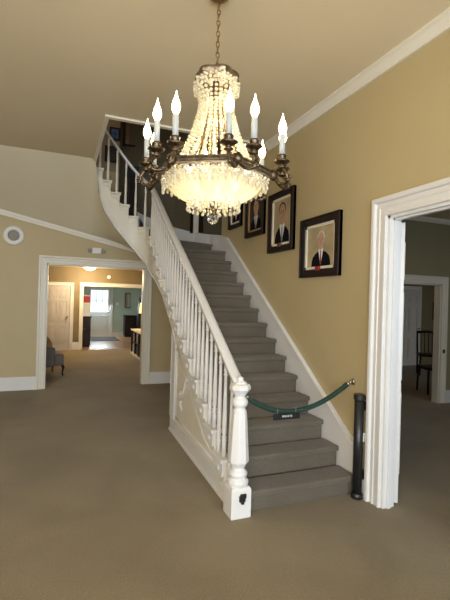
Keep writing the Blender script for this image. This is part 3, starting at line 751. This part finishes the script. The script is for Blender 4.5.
for z in (.15, .45, .70):
    b = B(); box(b, .02, .066, -.025, .025, z, z+.07); obj('bracket', b, M['black'] if z != .45 else M['white'], gt, bevel=.003)

# ------------------------------------------------------------------ portraits on the right wall
def portrait(y0, y1, za, zb, fw, label, bg, hair, tie, liner='linen', style=0, fm='dark'):
    o = empty('framed_portrait', (WX, (y0+y1)/2, za)); tag(o, label, 'portrait', None)
    k_ = .983; y0 *= k_; y1 *= k_; za = h+(za-h)*k_; zb = h+(zb-h)*k_; o.location = (WX, (y0+y1)/2, za)
    W = y1-y0; Hh = zb-za
    def P(u, v, d): return Vector((-d, -u, v))     # u to the viewer's right = -y
    def rect(bm, u0, u1, v0, v1, d0, d1):
        box(bm, -d1, -d0, -u1, -u0, v0, v1)
    b = B(); u = W/2
    for a in ((-u, -u+fw, 0, Hh), (u-fw, u, 0, Hh), (-u+fw, u-fw, 0, fw), (-u+fw, u-fw, Hh-fw, Hh)): rect(b, *a, 0.002, .035)
    for a in ((-u, -u+.015, 0, Hh), (u-.015, u, 0, Hh), (-u, u, 0, .015), (-u, u, Hh-.015, Hh)): rect(b, *a, .0021, .045)
    obj('frame', b, M[fm], o, bevel=.004)
    lw = .026; b = B(); i0 = -u+fw
    for a in ((i0, i0+lw, fw, Hh-fw), (-i0-lw, -i0, fw, Hh-fw), (i0, -i0, fw, fw+lw), (i0, -i0, Hh-fw-lw, Hh-fw)): rect(b, *a, .004, .022)
    obj('liner', b, M[liner], o)
    c0, v0, v1 = i0+lw, fw+lw, Hh-fw-lw
    b = B(); rect(b, c0, -c0, v0, v1, .003, .010); cv = obj('canvas', b, bg, o)
    cw_, ch = -2*c0, v1-v0
    def flat(name, pts, m, d):
        bm = B(); va = [bm.verts.new(P(c0+cw_*x, v0+ch*y, d)) for x, y in pts]; vb = [bm.verts.new(P(c0+cw_*x, v0+ch*y, .0095)) for x, y in pts]
        bm.faces.new(va); bm.faces.new(vb[::-1]); n = len(pts)
        for i in range(n): bm.faces.new([va[i], va[(i+1) % n], vb[(i+1) % n], vb[i]])
        obj(name, bm, m, cv)
    ar = ch/cw_
    cx = .52; sc_ = min(1.0, 1.0)
    hw_ = .118 if ar < 1 else .2; hh = hw_*1.4/ar
    if ar > 1.35: hw_ = .19; hh = hw_*1.4/ar
    cy = .45+hh*.98+.035
    sw = .35 if ar < 1 else .44
    suit = [(cx-sw, 0), (cx-sw*.97, .12), (cx-sw*.85, .24), (cx-sw*.6, .32), (cx-hw_*.75, .39), (cx-hw_*.55, .45), (cx+hw_*.55, .45), (cx+hw_*.75, .39), (cx+sw*.6, .33), (cx+sw*.87, .24), (cx+sw*.98, .12), (cx+sw, 0)]
    flat('painted_suit', suit, M['suit'], .0108)
    flat('painted_shirt', [(cx-hw_*.1, .06), (cx-hw_*.75, .40), (cx-hw_*.5, .47), (cx+hw_*.5, .47), (cx+hw_*.75, .40), (cx+hw_*.1, .06)], M['shirt'], .0112)
    flat('painted_tie', [(cx-hw_*.12, .40), (cx+hw_*.12, .40), (cx+hw_*.24, .08), (cx, .02), (cx-hw_*.24, .08)], tie, .0116)
    flat('painted_neck', [(cx-hw_*.5, .44), (cx-hw_*.55, cy-hh*.5), (cx+hw_*.55, cy-hh*.5), (cx+hw_*.5, .44), (cx, .415)], M['skin'], .0118)
    el_ = lambda rx, ry, ox_=0, oy_=0, n=20: [(cx+ox_+rx*math.cos(2*PI*i/n), cy+oy_+ry*math.sin(2*PI*i/n)) for i in range(n)]
    flat('painted_hair', el_(hw_*1.06, hh*.92, 0, hh*.22), hair, .012)
    flat('painted_ear', el_(hw_*1.12, hh*.22, 0, -hh*.02), M['skin'], .0122)
    flat('painted_face', el_(hw_*.93, hh*.98, 0, -hh*.06), M['skin'], .0126)
    dk = M['hairb']
    for sgn in (-1, 1):
        flat('painted_eye', el_(hw_*.16, hh*.05, sgn*hw_*.38, hh*.08, 10), dk, .013)
        flat('painted_brow', el_(hw_*.24, hh*.03, sgn*hw_*.38, hh*.22, 10), hair, .013)
    flat('painted_nose', [(cx-.0, cy+hh*.05), (cx+hw_*.14, cy-hh*.22), (cx-hw_*.14, cy-hh*.22)], M['lip'], .0129)
    flat('painted_mouth', el_(hw_*.34, hh*.05, 0, -hh*.45, 12), M['lip'], .013)
    if style == 0:
        b = B(); rect(b, -.03, .03, fw*.8, fw+lw*.9, .022, .046); obj('plaque', b, M['redtie'] if tie == M['redtie'] else M['brass'], o)
    return o
M['lip'] = mat('painted_lips', (.34, .12, .09), .5)
portrait(3.12, 3.775, 1.80, 2.392, .075, 'dark framed portrait of a white-haired man with red tie, lowest on the stair wall', M['bgtan'], M['hairw'], M['redtie'])
portrait(3.93, 4.51, 2.12, 2.81, .07, 'dark framed portrait of a brown-haired man with grey tie, second up the stair wall', M['bgtan'], M['hairb'], M['greytie'])
portrait(4.64, 5.18, 2.386, 2.96, .06, 'brown and gilt framed dark portrait, third up the stair wall', M['bgdark'], M['hairb'], M['greytie'], liner='gilt', style=1, fm='brownf' if 'brownf' in M else 'dark')
portrait(5.34, 5.79, 2.59, 3.06, .055, 'small dark framed portrait with cream mat, topmost and farthest on the stair wall', M['bgdark'], M['hairw'], M['redtie'], style=1)

# upper stairwell pictures and dark things against the back wall
lg = empty('framed_picture', (1.40, BY, 4.20)); tag(lg, 'large dark framed brown picture on the upper stairwell wall behind the chandelier', 'picture')
b = B(); W_, H_ = .40, .46
for q in ((-W_, -W_+.035, 0, H_), (W_-.035, W_, 0, H_), (-W_, W_, 0, .035), (-W_, W_, H_-.035, H_)): box(b, q[0], q[1], -.03, 0, q[2], q[3])
obj('frame', b, M['dark'], lg); b = B(); box(b, -W_+.03, W_-.03, -.012, -.004, .03, H_-.03); obj('print', b, M['bgwood'], lg)
bl_ = empty('framed_picture', (.86, BY, 4.27)); tag(bl_, 'small framed blue picture high on the upper stairwell wall at the left', 'picture')
b = B(); box(b, -.09, .09, -.025, 0, 0, .22); obj('frame', b, M['dark'], bl_); b = B(); box(b, -.06, .06, -.03, -.025, .03, .19); obj('print', b, M['blue'], bl_)
bk = empty('framed_picture', (.80, BY, 3.88)); tag(bk, 'small black picture below the blue picture on the upper stairwell wall', 'picture')
b = B(); box(b, -.1, .1, -.025, 0, 0, .28); obj('frame', b, M['black'], bk); b = B(); box(b, -.075, .075, -.03, -.025, .025, .255); obj('print', b, M['bgdark'], bk)
tc_ = empty('tall_case', (1.17, 7.35, NZ(17))); tag(tc_, 'tall narrow black case standing against the curved wall behind the upper balusters', 'case')
b = B(); box(b, -.13, .09, -.07, .07, 0, .10); box(b, -.10, .07, -.055, .055, .10, 1.0); box(b, -.12, .085, -.065, .065, 1.0, 1.05); obj('body', b, M['black'], tc_, bevel=.008)
b = B(); box(b, -.075, .045, -.06, -.055, .16, .9); obj('door', b, M['dark'], tc_, bevel=.004)
# narrow upright panel on the curved wall
aa = math.radians(27.5); wx, wy = wallpt(aa)
pw = empty('wall_panel', (wx-.02*math.cos(aa), wy-.02*math.sin(aa), 2.66), aa); tag(pw, 'tall narrow pale panel with dark edges on the curved wall at the top of the flight', 'panel')
b = B(); box(b, -.03, 0, -.07, .07, 0, 1.35); obj('board', b, M['cream'], pw)
for s in (-1, 1):
    b = B(); box(b, -.05, 0, s*.10-.03, s*.10+.03, -.0, 1.37); obj('edge', b, M['dark'], pw, bevel=.004)

# ------------------------------------------------------------------ chandelier
HX, HY = .884, 2.447
CH = empty('chandelier', (HX, HY, 2.30)); tag(CH, 'large crystal chandelier with twelve lit candle bulbs hanging on a chain', 'chandelier')
def L(bm):
    for v in bm.verts: v.co.z -= 2.30
    return bm
def pol(deg, r, z):
    """angle measured at the axis from the camera-facing side, positive to the viewer's right"""
    a = math.radians(deg); v = -Fw*math.cos(a)+R0*math.sin(a); return Vector((v.x*r, v.y*r, z))
CORN = [21.5+60*i for i in range(6)]
# chain + canopy
b = B()
for i in range(15):
    z = 2.965+i*.033
    pts = []
    for j in range(12):
        t = 2*PI*j/12; u, w = .010*math.cos(t), .022*math.sin(t)
        pts.append((u, 0, z+w) if i % 2 else (0, u, z+w))
    tube(b, pts, .0035, 6, closed=True)
obj('chain', L(b), M['brass'], CH, smooth=True)
b = B(); lathe(b, [(.012, 3.39), (.03, 3.40), (.065, 3.425), (.07, 3.44)], 20); obj('ceiling_rose', L(b), M['brass'], CH, smooth=True)
# crown plate: six-lobed rim
b = B(); n = 48; rr = []
for k, (r0, z) in enumerate(((.02, 2.955), (.10, 2.945), (.135, 2.94), (.137, 2.925), (.132, 2.905), (.138, 2.90), (.12, 2.895), (.02, 2.90))):
    ring = []
    for i in range(n):
        d = 360*i/n; off = abs(((d-21.5) % 60)-30)/30      # 1 at corner
        ring.append(b.verts.new(pol(d, r0*(.88+.14*off), z)))
    rr.append(ring)
for k in range(len(rr)-1):
    for i in range(n): b.faces.new([rr[k][i], rr[k][(i+1) % n], rr[k+1][(i+1) % n], rr[k+1][i]])
b.faces.new(rr[0]); b.faces.new(rr[-1][::-1])
obj('crown_plate', L(b), M['ringm'], CH, smooth=False)
# main ring: hexagon with gently bowed sides
def hexr(d, R):
    t = ((d-21.5) % 60)-30
    straight = R*math.cos(math.radians(30))/math.cos(math.radians(t))
    return straight*.8+R*.2*(1-.03*math.cos(math.radians(t*3)))
b = B(); rr = []; n = 96
for (dr, z) in ((0, 2.335), (.012, 2.338), (.014, 2.33), (.006, 2.322), (.008, 2.31), (.015, 2.303), (.012, 2.296), (-.008, 2.296), (-.008, 2.335)):
    rr.append([b.verts.new(pol(360*i/n, hexr(360*i/n, .352)+dr, z)) for i in range(n)])
for k in range(len(rr)):
    K2 = (k+1) % len(rr)
    for i in range(n): b.faces.new([rr[k][i], rr[k][(i+1) % n], rr[K2][(i+1) % n], rr[K2][i]])
obj('ring', L(b), M['ringm'], CH)
b = B()
for i in range(0, 180): ico(b, pol(2*i, hexr(2*i, .352)+.009, 2.316), .005, 1)
obj('beaded_edge', L(b), M['ringm'], CH)
# struts holding the ring
b = B()
for i in range(6):
    tube(b, [pol(CORN[i], .02, 2.90), pol(CORN[i], .06, 2.6), pol(CORN[i], .18, 2.38), pol(CORN[i], .345, 2.32)], .005, 6)
tube(b, [Vector((0, 0, 2.93)), Vector((0, 0, 2.12))], .010, 8)
obj('frame_rod', L(b), M['brass'], CH, smooth=True)
# arms, cups, candles, bulbs
for cdeg in CORN:
    b = B()
    ico(b, pol(cdeg, .365, 2.315), .028, 2, 1.3)
    for j in range(6):  # acanthus leaves at the corner
        aa_ = j*60; base = pol(cdeg, .365, 2.315)
        tube(b, [base, base+Vector((.022*math.cos(aa_), .022*math.sin(aa_), .022)), base+Vector((.034*math.cos(aa_), .034*math.sin(aa_), .012))], [.01, .008, .002], 6)
    obj('arm_boss', L(b), M['bronze'], CH, smooth=True)
    for sg_ in (-1, 1):
        dg = cdeg+sg_*10
        b = B()
        pts = bez(pol(cdeg, .37, 2.305), pol(cdeg+sg_*4, .42, 2.20), pol(dg+sg_*2, .50, 2.26), pol(dg, .425, 2.335), 12)
        tube(b, pts, [.010, .010, .009, .009, .009, .010, .012, .010, .009, .009, .010, .011, .012], 8)
        c0 = pol(dg-sg_*1, .455, 2.275)
        tube(b, [c0+Vector((0, 0, 0))+ (pol(dg, 1, 0)*(.022*(1-i/12)*math.cos(i*.8)))+Vector((0, 0, .022*(1-i/12)*math.sin(i*.8))) for i in range(11)], .006, 6)
        ico(b, pol(dg, .46, 2.262), .013, 2)
        obj('arm', L(b), M['bronze'], CH, smooth=True)
        p = pol(dg, .42, 0)
        b = B(); lathe(b, [(.008, 2.325), (.018, 2.33), (.026, 2.338), (.012, 2.348), (.016, 2.355), (.034, 2.362), (.046, 2.372), (.044, 2.377), (.02, 2.374), (.017, 2.385), (.024, 2.395), (.026, 2.408), (.02, 2.412)], 16, (p.x, p.y, 0), fluted=.08)
        obj('candle_cup', L(b), M['bronze'], CH, smooth=True)
        b = B(); lathe(b, [(.0165, 2.408), (.0165, 2.525), (.012, 2.528)], 14, (p.x, p.y, 0)); cn = obj('candle', L(b), M['candle'], CH, smooth=True)
        b = B(); lathe(b, [(.009, 2.526), (.015, 2.538), (.0235, 2.556), (.0245, 2.570), (.019, 2.595), (.010, 2.618), (.004, 2.64), (.0012, 2.656)], 12, (p.x, p.y, 0)); obj('bulb', L(b), M['bulb'], cn, smooth=True)
# inner bulbs inside bowl
for i in range(6):
    q = pol(51.5+60*i, .15, 2.27); b = B(); ico(b, q, .02, 2, 1.3); obj('bulb', L(b), M['bulb2'], CH, smooth=True)
# bead strands from the crown to the ring
PR = [(2.90, .118), (2.87, .127), (2.83, .122), (2.79, .106), (2.75, .100), (2.70, .107), (2.60, .136), (2.50, .172), (2.42, .212), (2.345, .262)]
def prr(z):
    for (a, ra), (c, rc) in zip(PR, PR[1:]):
        if z >= c: return ra+(rc-ra)*(z-a)/(c-a)
    return PR[-1][1]
NSR = 24
for i in range(NSR):
    b = B(); z = 2.895; dg = 360*i/NSR; j = 0
    while z > 2.345:
        r_ = prr(z); sw_ = .0128 if z < 2.8 else .0120
        ico(b, pol(dg+(random.random()-.5)*2, r_, z), sw_*random.uniform(.92, 1.12), 1, .9)
        sl = abs(prr(z-.01)-r_)/.01; z -= .0245/math.sqrt(1+sl*sl); j += 1
    obj('crystal_strand', L(b), M['crystal'], CH)
# short swags under the crown
b = B()
for i in range(12):
    for j in range(9):
        t = j/8; dg = 30*i+30*t; ico(b, pol(dg, .137, 2.89-.10*t*(1-t)*2.6), .010, 1)
obj('crystal_swag', L(b), M['crystal'], CH)
# fringe of drops round the main ring
def drop(bm, p, r, ln):
    x, y, z = p
    lathe(bm, [(.001, 0), (r*.5, -ln*.18), (r*.95, -ln*.55), (r, -ln*.72), (r*.6, -ln*.93), (.001, -ln)], 6, (x, y, z), random.random())
NF = 54
for i in range(NF):
    dg = 360*i/NF; rr_ = hexr(dg, .352)-.012; b = B()
    ico(b, pol(dg, rr_, 2.286), .010, 1); ico(b, pol(dg, rr_-.004, 2.264), .009, 1)
    drop(b, pol(dg, rr_-.008, 2.254), .010, .048 if i % 2 else .034)
    obj('crystal_drop', L(b), M['crystal'], CH)
# pleated bowl
b = B(); n = 120
prof = [(.300, 2.285), (.296, 2.262), (.28, 2.235), (.25, 2.205), (.205, 2.175), (.155, 2.152), (.10, 2.138)]
rr = []
for r_, z in prof: rr.append([b.verts.new(pol(360*i/n, r_*(1+(.018 if i % 2 else -.018)), z)) for i in range(n)])
for k in range(len(rr)-1):
    for i in range(n): b.faces.new([rr[k][i], rr[k][(i+1) % n], rr[k+1][(i+1) % n], rr[k+1][i]])
obj('crystal_bowl', L(b), M['bowl'], CH)
# bead swags over the bowl
for i in range(24):
    b = B()
    for j in range(7): t = j/6; ico(b, pol(15*i+15*t, .315-.01*math.sin(PI*t), 2.28-.035*math.sin(PI*t)), .0095, 1)
    for j in range(6): t = j/5; ico(b, pol(15*i, .31-.05*t, 2.27-.05*t), .009, 1)
    obj('crystal_swag', L(b), M['crystal'], CH)
# lower fringe and ball
for i in range(26):
    dg = 360*i/26; b = B(); r_ = .165
    ico(b, pol(dg, r_, 2.150), .009, 1); ico(b, pol(dg, r_-.004, 2.132), .009, 1); drop(b, pol(dg, r_-.006, 2.122), .011, .030)
    obj('crystal_drop', L(b), M['crystal'], CH)
for i in range(12):
    dg = 30*i+12; b = B(); r_ = .085
    ico(b, pol(dg, r_, 2.134), .009, 1); drop(b, pol(dg, r_, 2.126), .010, .032)
    obj('crystal_drop', L(b), M['crystal'], CH)
b = B(); lathe(b, [(.05, 2.135), (.03, 2.12), (.012, 2.115), (.016, 2.105), (.006, 2.092)], 14); obj('bottom_finial', L(b), M['brass'], CH, smooth=True)
b = B(); ico(b, (0, 0, 2.052), .036, 2); obj('glass_ball', L(b), M['ball'], CH)

# ------------------------------------------------------------------ light
w = bpy.data.worlds.new('world'); sc.world = w; w.use_nodes = True
bgn = w.node_tree.nodes['Background']; bgn.inputs['Color'].default_value = (.72, .86, 1.0, 1); bgn.inputs['Strength'].default_value = 1.2
def area(name, loc, sx, sy, energy, col, rot, spread=None):
    l = bpy.data.lights.new(name, 'AREA'); l.shape = 'RECTANGLE'; l.size = sx; l.size_y = sy; l.energy = energy; l.color = col
    if spread: l.spread = spread
    o = bpy.data.objects.new(name, l); C.objects.link(o); o.location = loc; o.rotation_euler = rot; return o
for i, (a, b_) in enumerate(wins):   # added area lights for daylight behind the three invented front windows (pointing +Y)
    area('window_daylight', ((a+b_)/2, Y0-.03, 1.6), b_-a-.1, 2.1, (128, 100, 112)[i], (.68, .83, 1.0), (PI/2, 0, 0))
area('side_room_daylight', (5.5, -.9, 1.8), 1.6, 1.6, 30, (.75, .86, 1.0), (PI/2, 0, 0))  # unseen area light inside the side room, whose walls have no window
area('entry_daylight', (1.55, FY-.06, 1.38), .6, .8, 45, (.8, .92, 1.0), (-PI/2+.5, 0, 0))
def point(name, loc, e, col, r=.08):
    l = bpy.data.lights.new(name, 'POINT'); l.energy = e; l.color = col; l.shadow_soft_size = r
    o = bpy.data.objects.new(name, l); C.objects.link(o); o.location = loc; return o
point('far_room_lamp', (5.3, 6.0, 2.2), 4, (1, .7, .35))
for z_, e_ in ((2.47, 2.4), (2.66, 1.8), (2.82, 1.3)): point('chandelier_core_bulb', (HX+.03, HY, z_), e_, (1, .83, .55), .02)  # added point lights without bulbs, brightening the strands and the ceiling
for i in range(4): q = pol(45+90*i, .09, 2.215); point('chandelier_bowl_bulb', (HX+q.x, HY+q.y, q.z), .35, (1, .84, .56), .02)
point('upper_hall_lamp', (-.4, 6.2, 5.4), 12, (1, .8, .6))  # unseen point light above the landing, with no fixture
# added point lights without fixtures behind the camera, to brighten the ceiling
for x in (-3.4, -1.0): point('foyer_floor_lamp', (x, -1.2, 1.9), 85, (1, .80, .55), .15)

sc.view_settings.view_transform = 'Standard'; sc.view_settings.look = 'None'; sc.view_settings.gamma = 1.0; sc.view_settings.use_curve_mapping = False
sc.view_settings.exposure = 0.35
sc.cycles.use_denoising = True
sc.cycles.max_bounces = 8; sc.cycles.diffuse_bounces = 4; sc.cycles.transparent_max_bounces = 12; sc.cycles.caustics_reflective = False; sc.cycles.caustics_refractive = False
sc.cycles.sample_clamp_indirect = 6
